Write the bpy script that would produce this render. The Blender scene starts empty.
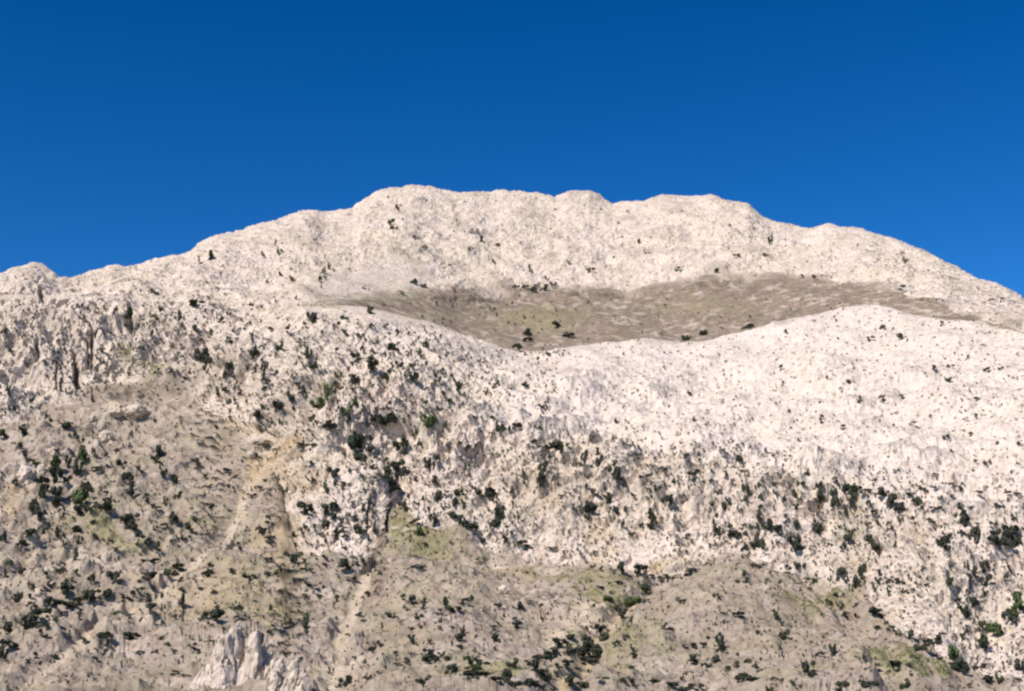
SUNEL, SUNAZ, SUNE = 45, 220, 4.0
AIR, OZONE, SAT, HUE, VAL, GAM, SKYS = 1.0, 3.0, 1.19, .501, .41, 1.5, .1
EXPO = 0.52
# Shrubs surveyed on the mountain, with some shaded crevices and stray marks drawn as shrubs: per map tile (origin x, y, scale) a list of x y width height quadruples.
SURVEY = [
(170,300,5.318,"135 165 28 35,222 172 24 34,160 210 24 20,175 295 55 60,192 345 34 50,300 370 32 60,10 378 20 26,36 376 14 20,250 490 22 36,290 478 40 20,172 518 20 16,318 535 22 26,345 540 20 24,318 620 26 30,447 620 46 34,572 565 56 50,498 563 24 30,440 280 24 50,465 285 30 34,495 255 24 24,455 370 18 50,490 370 26 50,495 412 26 36,530 430 28 18,545 148 28 18,628 158 22 30,580 242 24 44,750 92 36 50,715 122 28 16,695 232 38 24,735 285 26 56,765 348 36 34,690 450 26 28,708 490 20 60,640 500 26 50,785 545 56 44 g,830 480 34 70 g,885 460 20 60,890 560 14 60,760 620 30 24,740 645 30 24,780 600 26 24,840 672 60 34,435 190 20 40,310 215 22 30,50 85 18 44,68 135 16 28,132 14 44 18,262 95 20 24,370 470 14 50,350 430 14 40,885 268 22 26,885 398 24 24,590 645 20 24,650 565 16 40,98 378 18 16,402 358 24 20,245 295 14 14,555 385 18 40,490 465 18 22,712 410 20 16,888 122 26 20,433 16 20 18,75 415 30 10"),
(340,300,5.318,"152 52 36 34,16 92 36 28,88 180 28 34,30 178 26 22,125 205 18 30,160 140 16 30,248 130 18 20,275 240 40 36,300 260 26 20,308 178 20 26,370 174 18 22,425 198 22 12,455 232 28 34,415 280 20 46,365 275 18 36,125 260 22 34,80 298 40 28,185 270 18 24,165 350 56 50,70 340 30 24,300 325 22 18,335 340 34 26,375 345 34 26,235 405 36 30,262 380 24 24,282 360 18 26,82 422 44 40,345 395 20 26,395 435 34 60,240 290 20 16,455 330 22 28,510 395 20 40,540 375 20 30,540 430 18 40,500 445 18 30,600 415 14 40,637 470 36 40,665 500 16 30,820 440 22 24,580 522 26 30,128 495 24 24,152 512 18 34,75 552 26 44 g,50 590 30 50 g,48 640 26 40 g,116 570 24 34,195 570 20 18,262 538 24 22,255 572 26 20,308 578 24 18,455 535 28 18,345 645 26 24,460 650 64 60 g,530 572 40 18,170 630 36 34,140 660 30 24,775 628 34 16,815 622 34 18,715 630 26 18,550 495 26 24,555 672 20 30,450 462 26 14,240 468 20 14,405 400 14 30,5 390 20 20,10 605 24 40,484 182 22 10,770 490 18 20,790 505 14 24"),
(0,420,5.318,"360 35 40 36,378 72 26 26,122 65 30 40,95 125 44 18,132 176 36 28,20 80 40 30,290 235 50 60 g,300 295 46 66,440 150 30 24,445 200 44 70 g,420 265 34 70,370 162 24 30,355 225 28 50,640 225 40 26,842 170 42 54,820 220 34 30,740 272 30 26,690 300 46 30,665 300 30 34,695 370 32 60,175 215 44 20,230 340 56 40,215 385 34 60,300 385 50 50,290 440 44 36,300 160 26 14,360 310 34 30,375 408 26 28,460 350 40 30,430 420 60 90 g,425 480 60 40,405 440 36 40,470 475 36 22,490 535 44 18,185 460 34 50,198 510 40 40,545 450 70 50,520 440 26 26,515 262 50 18,500 180 22 44,495 375 30 14,565 382 36 14,495 410 26 16,580 440 16 50,700 520 50 40,680 515 50 40,710 565 50 40,735 600 36 24,820 570 26 20,875 565 40 18,790 660 30 26,830 670 20 40,725 665 30 30,780 625 40 24,165 595 50 30,125 658 56 24,300 595 24 60,320 630 24 40,345 665 22 30,240 588 28 30,330 515 24 30,405 580 50 26,430 640 26 36,505 605 30 30,580 640 40 14,545 640 20 14,20 610 36 40,75 320 26 26,860 290 26 40,875 430 20 36,780 425 24 40,840 455 50 12,860 245 16 30,630 370 40 12,625 155 30 16,570 175 24 20,575 245 22 20,655 128 16 18,435 100 22 20,320 475 30 18,235 490 20 20,260 550 20 16,10 370 36 12"),
(170,420,5.318,"25 320 26 60,38 398 36 26,132 225 24 36,188 296 24 18,310 268 50 14,360 292 20 16,328 342 28 24,463 192 30 22,695 135 56 16,758 125 36 12,470 360 26 12,500 330 26 14,445 405 36 16,568 308 32 10,222 453 30 22,315 475 24 18,213 348 16 12,14 495 24 24,30 530 40 36,122 527 22 24,100 570 36 30,118 592 30 24,95 622 24 20,55 628 26 20,15 640 28 14,188 550 16 20,170 605 40 14,495 592 34 30,525 628 48 16,520 515 24 18,515 538 30 14,370 670 26 34,865 285 52 44,840 355 30 50,880 335 16 40,730 468 56 50,850 472 70 50,855 510 34 30,838 560 36 50,710 575 34 26,766 578 20 30,808 600 30 16,828 645 18 30,765 220 30 14,745 240 14 24,845 155 14 40,760 330 14 40,840 40 56 36,590 12 20 20,780 10 26 14,740 50 22 14,705 52 16 10,675 605 30 24 g,665 655 22 14,785 285 14 14,735 515 14 14,245 30 36 12,470 35 24 10,765 502 24 16,885 610 30 36,710 380 16 20,615 370 14 30"),
(340,420,5.318,"250 35 80 86,95 125 70 90,145 90 40 20,165 150 36 30,98 190 48 50,188 190 26 36,345 110 34 60,315 140 50 40,335 180 26 50,398 74 30 34,415 118 24 24,245 212 30 20,180 245 34 26,195 302 40 16,60 275 22 24,305 245 50 50,325 270 40 50,265 285 44 50,285 345 36 34,305 365 40 34,398 317 28 24,365 402 26 20,338 455 38 36,28 340 44 14,18 350 14 30,466 225 30 50,510 215 26 44,505 322 30 34,520 395 32 50,568 388 30 18,632 385 36 30,450 415 26 24,460 467 24 20,545 465 22 18,490 535 34 50,615 440 22 50,655 445 20 50,615 505 50 34,600 500 40 24,655 535 30 36,700 550 64 40,770 395 80 40,795 380 30 44,712 360 26 22,830 490 50 50,825 540 40 40,860 470 20 60,815 415 20 24,455 658 36 14,400 535 46 20,430 590 44 40 g,118 465 20 50,160 455 14 40,178 500 14 50,188 570 18 60,90 585 26 40,122 605 44 26,68 518 36 14,15 545 16 50,15 590 16 50,22 615 44 16,580 145 22 28,637 122 24 20,690 152 28 26,556 42 22 26,617 270 16 20,665 255 16 30,682 285 14 22,645 205 20 20,750 635 44 18,875 640 30 26,860 50 40 30,830 30 20 30,865 100 30 14,750 45 14 24,870 320 16 16,790 475 18 22,590 643 16 14,130 375 20 16,40 680 34 16,175 686 24 10"),
(510,420,5.318,"32 38 40 30,5 45 20 30,162 42 26 20,130 108 30 22,180 150 50 16,245 140 64 40,275 150 30 50,315 140 20 20,190 210 16 60,180 265 34 50,170 315 40 60,155 350 30 24,240 210 18 16,20 372 34 28,430 100 18 30,385 118 20 12,393 195 26 50,372 228 28 14,466 165 28 30,470 205 34 50,555 240 26 36,562 280 44 60,615 335 22 40,600 310 26 24,545 190 12 20,620 132 24 8,652 134 24 8,640 186 34 12,685 186 36 12,672 213 28 16,725 292 48 18,868 330 22 22,812 330 18 30,870 154 24 10,820 265 30 20,740 370 26 20,785 375 26 26,755 410 30 24,835 425 44 50,770 460 16 30,750 500 34 44,765 525 34 30,747 575 30 34,780 550 16 16,712 550 26 16,652 405 30 20,655 612 26 22,410 343 20 34,443 388 36 28,435 465 46 60,405 515 28 28,333 455 18 30,260 340 14 24,520 360 16 24,530 420 26 50,525 480 14 30,570 480 36 34,625 475 26 24,597 540 18 36,535 520 24 10,583 355 14 20,32 515 14 30,12 550 12 26,455 575 12 36,455 640 14 26,402 610 12 20,312 590 18 14,245 590 8 36,55 655 50 24,100 665 34 20,215 685 50 10,532 635 26 20,880 525 14 40,850 612 24 10,885 618 24 10,555 95 20 20,65 290 14 30,270 405 26 14,495 405 26 14,75 220 12 30"),
(680,420,5.318,"42 190 24 18,108 175 22 24,70 282 42 30,318 210 44 26,340 268 36 16,180 268 24 12,255 280 22 20,448 248 30 10,165 325 28 20,295 350 18 16,360 380 34 60,355 420 28 30,443 345 30 34,430 402 26 30,435 460 24 18,180 455 26 34,235 460 34 40,245 435 20 24,205 380 34 20,25 400 14 50,190 520 16 60,195 580 30 40,215 600 30 24,258 560 28 20,290 610 46 36,335 570 28 30,345 605 24 24,415 520 30 50,410 570 18 40,425 630 44 70,460 565 44 50,505 568 44 24,540 600 28 24,380 655 26 20,345 670 20 24,515 650 14 26,570 512 22 24,625 562 26 44,610 660 60 60,620 630 26 30,618 330 20 40,608 400 22 60,625 460 30 30,675 280 30 22,655 340 24 20,655 400 14 40,748 365 32 50,755 420 44 50,815 400 34 50,820 445 32 50,805 375 16 30,825 312 24 24,885 370 36 50,880 470 20 50,732 575 44 44,715 550 16 30,690 485 20 24,730 480 14 50,865 570 28 22,885 640 36 50,865 670 24 24,808 662 24 16,858 40 24 20,750 12 20 12,637 103 18 12,35 620 30 26,150 665 20 26,245 648 24 16,330 685 24 14,520 410 12 20,555 420 16 30,510 465 12 36,510 340 30 14,760 295 14 10,490 320 18 8,568 545 20 14,400 355 14 16"),
(850,420,5.318,"8 335 18 14,35 360 50 30,75 378 44 20,15 400 30 50,12 440 26 40,170 385 44 34,215 425 40 60,185 400 30 30,100 445 30 30,240 480 36 20,275 455 36 34,320 388 44 14,355 420 30 30,370 455 28 44,280 405 14 20,375 357 36 14,428 358 44 18,335 20 34 10,508 88 30 16,540 163 24 14,633 70 24 14,733 222 28 16,665 225 20 14,720 156 26 12,455 290 36 8,528 345 50 10,487 412 24 16,550 412 32 12,595 365 22 22,685 388 44 10,465 465 44 16,580 445 30 14,640 465 26 14,605 500 36 30,615 540 40 50,560 510 20 24,575 475 30 20,585 600 30 24,620 612 30 20,660 600 34 50,675 635 20 36,790 450 34 24,845 395 36 16,885 515 28 20,757 548 40 20,775 585 36 34,850 605 70 60,845 585 30 40,800 645 50 40,845 650 50 36,760 645 50 30,885 650 40 40,885 398 34 10,500 670 50 44,520 620 40 16,450 555 24 14,415 525 34 24,215 560 28 34,268 535 26 26,330 520 30 14,145 485 40 14,98 548 26 14,155 545 20 20,105 635 30 40,130 650 36 50,10 610 20 50,235 615 14 24,240 660 20 34,130 320 34 10,248 265 30 14,895 125 20 20,785 112 20 12,780 75 10 8,650 270 20 10,890 235 20 8"),  # dark crevices at this cliff edge are entered as shrubs
(0,550,5.318,"40 70 34 24,115 106 36 30,33 135 24 20,175 185 36 26,235 135 22 26,325 68 30 16,405 30 24 50,305 112 36 18,340 106 30 14,405 112 26 20,280 70 14 24,495 155 36 34,600 155 50 50,345 170 34 30,400 160 22 30,265 190 36 26,245 210 26 26,355 220 56 40,90 255 40 36,165 245 24 24,250 270 44 34,290 280 60 30,175 290 40 24,365 300 60 36,415 265 44 34,465 240 56 56,470 215 20 30,490 265 30 20,550 235 50 30,575 215 24 14,520 258 40 16,665 238 40 16,705 225 44 18,742 211 40 18,670 265 26 14,695 260 26 14,210 345 80 44,150 345 50 24,115 345 40 20,140 385 60 44,200 390 60 16,250 400 50 20,295 380 30 20,335 380 26 24,215 425 40 16,430 330 26 20,470 320 40 10,420 350 14 30,235 460 26 14,262 454 26 14,275 350 30 14,635 340 46 26 g,572 452 56 24,455 490 36 20,565 508 34 18,705 458 60 30,690 420 50 20 g,290 560 40 16,560 550 20 30,515 570 30 20,735 542 30 12,765 538 30 12,825 545 26 18,880 500 30 18,860 460 30 20,40 420 50 40,14 490 40 20,14 560 36 50,60 490 50 20,800 52 60 18,800 135 60 26,770 125 24 14,765 170 36 20,745 180 24 20,820 197 28 14,890 125 40 30 g,795 265 20 40,800 290 40 26,755 262 16 20,860 250 20 30,740 315 20 14,685 375 16 24,745 370 16 20,865 320 20 40 g,620 20 20 50,835 10 40 20,210 605 24 20,140 600 24 14,185 570 24 24,80 520 30 14"),
(170,550,5.318,"45 92 44 26,15 118 36 24,125 46 20 24,210 68 34 16,195 118 50 24,60 155 20 24,335 112 40 24,395 136 40 22,435 142 40 18,520 121 40 20,560 127 38 18,527 52 36 18,593 80 26 20,680 20 40 30 g,655 50 34 50,670 80 34 26,715 95 60 14,625 20 30 20 g,715 60 20 26,822 75 30 14,825 30 34 10,703 152 16 18,175 203 36 16,230 217 28 20,55 215 30 18,60 285 26 60,60 345 20 36,372 300 44 24,245 340 60 50,190 340 60 16,245 300 30 20,355 365 36 16,385 355 34 16,408 345 26 20,487 212 20 14,462 268 26 12,540 310 34 20,493 355 16 14,550 376 18 14,530 438 26 20,550 410 24 16,460 407 26 14,463 487 50 60,718 380 30 70,730 430 22 20,655 318 26 12,685 324 26 12,612 355 14 30,600 395 16 14,635 375 30 24,765 375 20 16,650 460 14 16,720 240 34 14,722 217 24 14,745 180 50 12 g,773 225 14 12,795 245 34 16,862 208 18 14,875 243 24 18,885 268 20 18,672 272 26 12,810 195 16 14,15 348 26 22,215 388 26 20,150 370 30 14,120 525 40 16,130 550 34 30,100 500 16 20,120 495 20 14,15 530 26 16,18 652 36 18,105 460 20 12,150 465 12 30,215 485 44 14,355 440 34 40,395 565 34 24,380 590 16 50,410 612 40 20,455 580 36 30,335 540 10 28,270 630 20 10,275 680 30 20,330 680 40 20,310 435 26 20,280 410 20 20,595 490 36 10,690 572 36 12,110 605 40 12,90 670 40 14,850 640 10 40"),
(340,561,5.318,"22 20 56 40,130 10 26 34,75 10 30 20,140 65 18 20,195 52 30 16,60 95 50 12 g,425 42 50 12 g,158 175 32 24,125 192 14 10,100 275 36 20,122 312 34 12,262 290 40 20,250 278 20 18,340 190 26 24,385 213 30 40,392 180 22 14,442 208 34 26,440 240 20 30,345 252 18 20,422 292 32 28,378 412 34 34,380 355 18 20,420 350 16 20,570 220 34 40,600 250 60 24,565 240 24 30,525 275 30 22,670 205 50 16,655 220 30 20,695 190 26 16,530 325 30 34,535 355 14 24,598 350 20 10,655 370 22 50,630 415 36 34,630 455 36 14,850 220 36 20,845 240 14 20,825 400 34 30,838 425 30 26,822 470 16 24,800 380 20 14,722 410 16 14,472 432 18 18,157 457 30 26,212 435 26 26,222 455 26 14,472 480 40 36,470 520 50 22,510 508 50 24,535 495 30 24,450 525 30 20,345 520 36 26,310 545 40 10,310 475 40 16,120 522 20 14,75 515 24 16,45 385 30 12,732 490 20 16,205 588 18 12,445 640 50 26,460 615 24 26,440 665 20 20,150 615 30 20,580 580 40 36,615 575 40 34,700 530 50 30 g,710 570 60 30 g,690 600 60 20,760 545 50 24,770 595 60 20,830 555 40 14,890 605 40 50,705 640 50 34,700 655 50 34,740 640 40 18,780 655 30 30,840 625 60 20,880 665 40 30,685 625 30 20,570 505 40 20 g,540 100 20 12,590 108 14 12,820 350 30 20,148 686 24 10,30 640 50 40,20 660 40 20"),
(510,561,5.318,"105 58 44 14,55 245 34 34,32 342 44 26,100 214 22 14,162 232 20 14,15 245 12 18,30 297 30 14,200 285 14 14,160 300 20 8,592 35 40 40,555 58 20 14,485 45 20 16,443 30 26 16,695 42 54 40,740 75 40 16,578 108 50 12,850 78 50 18,815 92 40 14,890 68 30 10,485 132 50 10 g,725 155 60 40,735 135 30 20,640 215 70 40 g,590 245 44 40,685 205 50 14,595 275 36 30,525 205 40 26 g,535 165 20 16,443 235 26 22,640 305 24 28,602 318 16 14,622 340 16 14,822 330 18 20,858 352 36 10,815 355 12 20,480 362 50 30,508 350 20 10,490 400 40 40,405 358 20 20,433 350 20 8,325 403 38 28,412 410 38 28,268 442 56 36,335 458 54 44,425 450 40 50,380 488 60 36,245 480 40 30,210 500 50 30,170 508 50 22,140 508 50 12,300 490 30 24,465 465 40 40,440 490 50 36,420 520 50 30,400 540 36 20,370 575 40 16,405 575 26 24,600 400 36 26,557 440 34 24,655 475 26 18,650 500 30 20,650 560 40 12,580 570 50 14,598 635 34 18,645 640 30 28,480 622 60 16,775 628 60 14,862 662 60 26,125 550 60 34,150 580 50 24,85 525 30 16,300 545 50 26,265 555 40 20,185 580 50 20,190 625 40 30,240 595 30 20,20 550 40 40,30 540 30 20,20 640 60 40,10 605 30 30,95 665 50 40,120 650 50 24,315 640 50 50,170 675 40 20,230 680 50 20,400 670 40 34,370 660 24 20,890 200 20 12,730 210 30 16"),
(680,561,5.318,"20 203 40 18,102 318 20 12,185 182 34 20,335 68 30 26,360 98 28 34,293 100 26 14,315 288 50 24,325 275 26 14,230 270 26 8,265 264 26 8,230 330 16 20,45 436 50 14,123 437 34 16,165 395 34 12,222 400 20 50,220 440 36 60,222 470 40 24,300 490 16 16,65 525 50 30,190 515 34 34,125 552 34 14,158 558 30 14,255 568 44 14,305 550 34 30,355 535 34 20,400 565 30 20,428 580 36 26,345 615 60 30,400 622 50 14,320 630 30 14,48 600 50 12,12 630 20 24,35 665 46 34,90 665 50 16,465 675 36 24,500 625 40 14,540 635 34 14,590 668 28 26,515 290 30 36,490 275 16 24,535 345 20 24,550 395 36 40,540 450 14 30,540 485 14 30,420 500 16 40,690 565 46 50,700 600 50 24,875 665 50 40,790 215 30 34,858 245 24 30,835 175 36 18 g,710 105 44 30 g,855 75 36 50,640 18 30 24,620 28 30 34,575 30 26 26,580 72 40 14,560 8 24 14,718 20 18 12,650 85 30 14,460 110 14 26,425 25 40 16,390 15 30 12,50 45 50 14,15 72 36 14,397 378 24 22,690 148 30 12,645 150 14 16,875 105 24 20,745 488 44 20,817 470 28 44,875 290 30 24,875 180 24 10,525 120 20 30 g"),
(854,561,5.318,"18 115 40 40,40 95 34 30,38 48 30 50,130 55 30 20,70 195 30 18,10 235 30 18,8 283 26 22,100 270 60 24,140 290 36 20,133 348 36 18,200 350 34 20,105 130 20 34,128 115 26 30,235 102 40 24,190 120 18 44,190 160 18 44,285 160 20 18,310 155 20 12,347 75 18 16,360 120 16 14,385 112 24 16,500 97 38 34,125 5 20 20,520 40 10 24,290 390 30 34,305 400 30 18,215 390 36 18,430 425 50 26,460 400 40 20,370 450 50 50,340 500 30 14,460 515 40 12,215 540 60 24,185 575 20 14,230 580 40 14,292 548 30 14,125 552 24 14,97 588 60 20,25 572 34 26,42 508 22 18,300 605 24 12,270 655 40 44,60 655 50 26,105 655 44 26,35 640 24 16,540 500 50 80 g,560 560 60 60,520 550 40 16,705 630 44 26,770 615 26 50,875 632 24 14,885 560 40 44,620 650 30 14,675 560 50 20,640 575 20 24,700 440 50 60,680 470 24 30,735 370 60 60 g,690 355 30 44,790 380 30 16,580 405 26 30,530 408 20 14,595 465 24 12,825 295 50 60,870 320 30 34,850 310 40 30,875 235 60 80 g,870 260 50 50,610 110 34 50,610 170 14 50,600 30 18 40,640 65 24 50,700 45 40 50,692 105 40 44,655 225 50 40,595 265 44 34,545 205 22 24,520 295 16 20,555 235 20 14,705 175 16 24,745 120 26 12,805 75 26 18,830 45 20 30,875 72 16 14,560 145 20 30,610 290 30 14,605 350 14 40,645 330 14 30,505 685 50 12"),
(0,300,5.318,"605 45 18 34,685 65 20 40,665 75 30 24,662 138 24 16,825 88 30 18,848 50 20 24,818 160 18 30,820 185 18 14,500 165 20 40,533 267 22 14,685 397 26 14,195 258 26 26,15 165 26 24,300 300 14 40,322 430 14 50,178 522 22 34,210 498 16 16,75 580 18 24,50 490 20 50,45 270 30 20,345 265 14 26,260 635 30 30,120 680 26 24,240 335 14 30,148 350 14 20,825 640 18 14"),
(0,180,2.657,"558 198 14 22,530 212 10 18,410 297 16 12,345 355 14 24,520 400 14 18,562 405 14 16,668 327 12 10,518 327 26 12,305 345 10 20,408 405 10 20,478 360 10 30,585 370 14 14"),
(250,170,2.657,"390 100 14 12,377 133 16 14,372 155 20 10,212 252 10 24,190 295 10 30,107 288 14 14,66 193 10 14,75 215 10 14,28 222 10 16,437 293 18 16,455 305 14 8,472 306 14 8,537 314 14 14,402 322 18 8,618 180 14 14,590 160 12 12,605 160 8 14,466 206 16 8,535 249 12 8,80 275 10 12,47 295 8 10,120 340 12 10,200 275 10 30,303 312 10 8,645 240 8 14,655 195 14 6,445 180 20 10,587 205 10 8"),
(500,170,2.657,"390 217 12 14,625 225 16 12,582 264 14 10,240 267 18 8,184 245 10 10,80 262 10 20,368 190 8 14,475 265 14 8,127 287 12 10,128 490 14 6,65 570 20 8,110 625 18 8,500 592 14 10,305 665 14 12,512 662 10 12,45 305 14 8,70 314 18 8,95 318 18 10,118 312 18 12,135 303 16 14,148 300 10 8"),
(750,170,2.657,"413 235 8 14,418 240 8 12,405 312 14 10,636 343 16 8,665 347 8 8,40 220 16 8,140 282 12 8,170 282 10 6,57 185 12 20,95 430 8 12,85 522 10 10,355 418 14 10,322 448 18 8,400 445 16 14,492 528 12 14,535 522 14 8,632 530 16 10,665 527 10 8,268 562 16 8,575 500 8 8,505 410 8 10,610 605 12 10,355 610 16 12,400 605 14 8,187 660 10 14,245 683 14 10,600 650 8 20,435 675 18 6,530 555 20 8,110 635 10 8,288 608 8 20"),
]
import bpy, math, random
import numpy as np
random.seed(7); rng = np.random.default_rng(7)
scene = bpy.context.scene
col = scene.collection
W, H, F = 1024, 691, 50.0/36.0*1024
PITCH = math.radians(15.0)
SUN_EL, SUN_AZ = math.radians(SUNEL), math.radians(SUNAZ)      # azimuth clockwise from +Y

# ---------------------------------------------------------------- noise (world space)
def _hash(ix, iy, iz, seed):
    h = (ix.astype(np.uint32)*np.uint32(374761393) + iy.astype(np.uint32)*np.uint32(668265263)
         + iz.astype(np.uint32)*np.uint32(2147483647) + np.uint32(seed*2654435 + 1013904223))
    h ^= h >> np.uint32(13); h *= np.uint32(1274126177); h ^= h >> np.uint32(16)
    h *= np.uint32(2246822519); h ^= h >> np.uint32(13)
    return h
G = np.array([[1,1,0],[-1,1,0],[1,-1,0],[-1,-1,0],[1,0,1],[-1,0,1],[1,0,-1],[-1,0,-1],
              [0,1,1],[0,-1,1],[0,1,-1],[0,-1,-1],[1,1,0],[-1,1,0],[0,-1,1],[0,-1,-1]], dtype=np.float32)
def perlin(p, seed=0):
    f = np.floor(p); i = f.astype(np.int64); d = (p-f).astype(np.float32)
    u = d*d*d*(d*(d*6-15)+10)
    out = None
    res = []
    for dx in (0,1):
        for dy in (0,1):
            for dz in (0,1):
                g = G[(_hash(i[:,0]+dx, i[:,1]+dy, i[:,2]+dz, seed) & np.uint32(15)).astype(np.int32)]
                res.append(g[:,0]*(d[:,0]-dx)+g[:,1]*(d[:,1]-dy)+g[:,2]*(d[:,2]-dz))
    a = [res[k]*(1-u[:,2])+res[k+1]*u[:,2] for k in (0,2,4,6)]
    b = [a[0]*(1-u[:,1])+a[1]*u[:,1], a[2]*(1-u[:,1])+a[3]*u[:,1]]
    return b[0]*(1-u[:,0])+b[1]*u[:,0]
def worley(p, seed=0):
    f = np.floor(p); i = f.astype(np.int64); d = (p-f).astype(np.float32)
    f1 = np.full(len(p), 9.0, np.float32); f2 = f1.copy()
    for dx in (-1,0,1):
        for dy in (-1,0,1):
            for dz in (-1,0,1):
                h = _hash(i[:,0]+dx, i[:,1]+dy, i[:,2]+dz, seed)
                q = (dx + (h & np.uint32(1023)).astype(np.float32)/1023 - d[:,0])**2
                q += (dy + ((h >> np.uint32(10)) & np.uint32(1023)).astype(np.float32)/1023 - d[:,1])**2
                q += (dz + ((h >> np.uint32(20)) & np.uint32(1023)).astype(np.float32)/1023 - d[:,2])**2
                f2 = np.minimum(f2, np.maximum(f1, q)); f1 = np.minimum(f1, q)
    return np.sqrt(f1), np.sqrt(f2)
def facets(p, seed=0):
    """fractured blocks: every cell is a tilted plane"""
    f = np.floor(p); i = f.astype(np.int64); d = (p-f).astype(np.float32)
    f1 = np.full(len(p), 9.0, np.float32); val = np.zeros(len(p), np.float32)
    for dx in (-1,0,1):
        for dy in (-1,0,1):
            for dz in (-1,0,1):
                h = _hash(i[:,0]+dx, i[:,1]+dy, i[:,2]+dz, seed)
                a = dx + (h & np.uint32(1023)).astype(np.float32)/1023 - d[:,0]
                b = dy + ((h >> np.uint32(10)) & np.uint32(1023)).astype(np.float32)/1023 - d[:,1]
                c = dz + ((h >> np.uint32(20)) & np.uint32(1023)).astype(np.float32)/1023 - d[:,2]
                g = _hash(i[:,0]+dx, i[:,1]+dy, i[:,2]+dz, seed+77)
                t = ((g & np.uint32(255)).astype(np.float32)/127.5-1, ((g >> np.uint32(8)) & np.uint32(255)).astype(np.float32)/127.5-1,
                     ((g >> np.uint32(16)) & np.uint32(255)).astype(np.float32)/127.5-1, (g >> np.uint32(24)).astype(np.float32)/127.5-1)
                q = a*a+b*b+c*c; near_ = q < f1
                f1 = np.where(near_, q, f1)
                val = np.where(near_, t[0]*a+t[1]*b+t[2]*c+.28*t[3], val)
    return val
def blur1(a, sig, axis=0):
    r = int(3*sig)+1; k = np.exp(-0.5*(np.arange(-r, r+1)/sig)**2); k /= k.sum()
    pad = [(0,0)]*a.ndim; pad[axis] = (r, r)
    b = np.pad(a, pad, mode='edge')
    return np.apply_along_axis(lambda m: np.convolve(m, k, 'valid'), axis, b)
def smooth(e0, e1, x):
    t = np.clip((x-e0)/(e1-e0), 0, 1); return t*t*(3-2*t)

# ---------------------------------------------------------------- mesh / object helpers
def tag(o, label=None, cat=None, group=None, kind=None):
    if label: o['label'] = label
    if cat: o['category'] = cat
    if group: o['group'] = group
    if kind: o['kind'] = kind
    return o
def mesh_from(name, v, faces, mat, smooth_shade=True):
    """faces: (n,k) integer array, all with k corners"""
    me = bpy.data.meshes.new(name)
    v = np.ascontiguousarray(v, np.float32); faces = np.ascontiguousarray(faces, np.int32)
    n, k = faces.shape
    me.vertices.add(len(v)); me.vertices.foreach_set('co', v.ravel())
    me.loops.add(n*k); me.loops.foreach_set('vertex_index', faces.ravel())
    me.polygons.add(n); me.polygons.foreach_set('loop_start', np.arange(0, n*k, k, dtype=np.int32))
    me.polygons.foreach_set('use_smooth', np.full(n, smooth_shade))
    me.update(calc_edges=True); me.materials.append(mat)
    return me
def link(name, me, parent=None, loc=(0,0,0)):
    o = bpy.data.objects.new(name, me); col.objects.link(o); o.location = loc
    if parent: o.parent = parent
    return o
def set_attr(me, name, arr):
    a = me.attributes.new(name, 'FLOAT', 'POINT'); a.data.foreach_set('value', np.ascontiguousarray(arr, np.float32))

# ---------------------------------------------------------------- materials
def new_mat(name):
    m = bpy.data.materials.new(name); m.use_nodes = True
    nt = m.node_tree; b = nt.nodes['Principled BSDF']
    b.inputs['Roughness'].default_value = 0.95
    b.inputs['Specular IOR Level'].default_value = 0.15
    return m, nt, b
class NB:
    def __init__(s, nt): s.nt = nt; s.L = nt.links
    def n(s, t, **k):
        x = s.nt.nodes.new(t)
        for a, v in k.items(): setattr(x, a, v)
        return x
    def put(s, sock, v):
        if isinstance(v, bpy.types.NodeSocket): s.L.new(v, sock)
        elif isinstance(v, (tuple, list)) and len(v) == 3 and sock.type == 'RGBA': sock.default_value = (*v, 1)
        else: sock.default_value = v
    def noise(s, vec, scale, detail=4, rough=.55, dist=0.0):
        x = s.n('ShaderNodeTexNoise'); s.put(x.inputs['Vector'], vec)
        x.inputs['Scale'].default_value = scale; x.inputs['Detail'].default_value = detail
        x.inputs['Roughness'].default_value = rough; x.inputs['Distortion'].default_value = dist
        return x.outputs['Fac']
    def vor(s, vec, scale, feature='F1'):
        x = s.n('ShaderNodeTexVoronoi', feature=feature); s.put(x.inputs['Vector'], vec)
        x.inputs['Scale'].default_value = scale
        return x.outputs['Distance']
    def ramp(s, f, a, b, lo=0.0, hi=1.0):
        x = s.n('ShaderNodeMapRange', interpolation_type='SMOOTHSTEP'); s.put(x.inputs['Value'], f)
        for i, v in zip(('From Min','From Max','To Min','To Max'), (a, b, lo, hi)): x.inputs[i].default_value = v
        return x.outputs[0]
    def mix(s, f, a, b):
        x = s.n('ShaderNodeMix', data_type='RGBA'); s.put(x.inputs[0], f)
        s.put(x.inputs[6], a); s.put(x.inputs[7], b)
        return x.outputs[2]
    def math(s, op, a, b=0.0):
        x = s.n('ShaderNodeMath', operation=op); s.put(x.inputs[0], a); s.put(x.inputs[1], b)
        return x.outputs[0]
    def attr(s, name): return s.n('ShaderNodeAttribute', attribute_name=name).outputs['Fac']
    def stretch(s, vec, sc):
        x = s.n('ShaderNodeMapping'); s.put(x.inputs['Vector'], vec); x.inputs['Scale'].default_value = sc
        return x.outputs[0]

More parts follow.
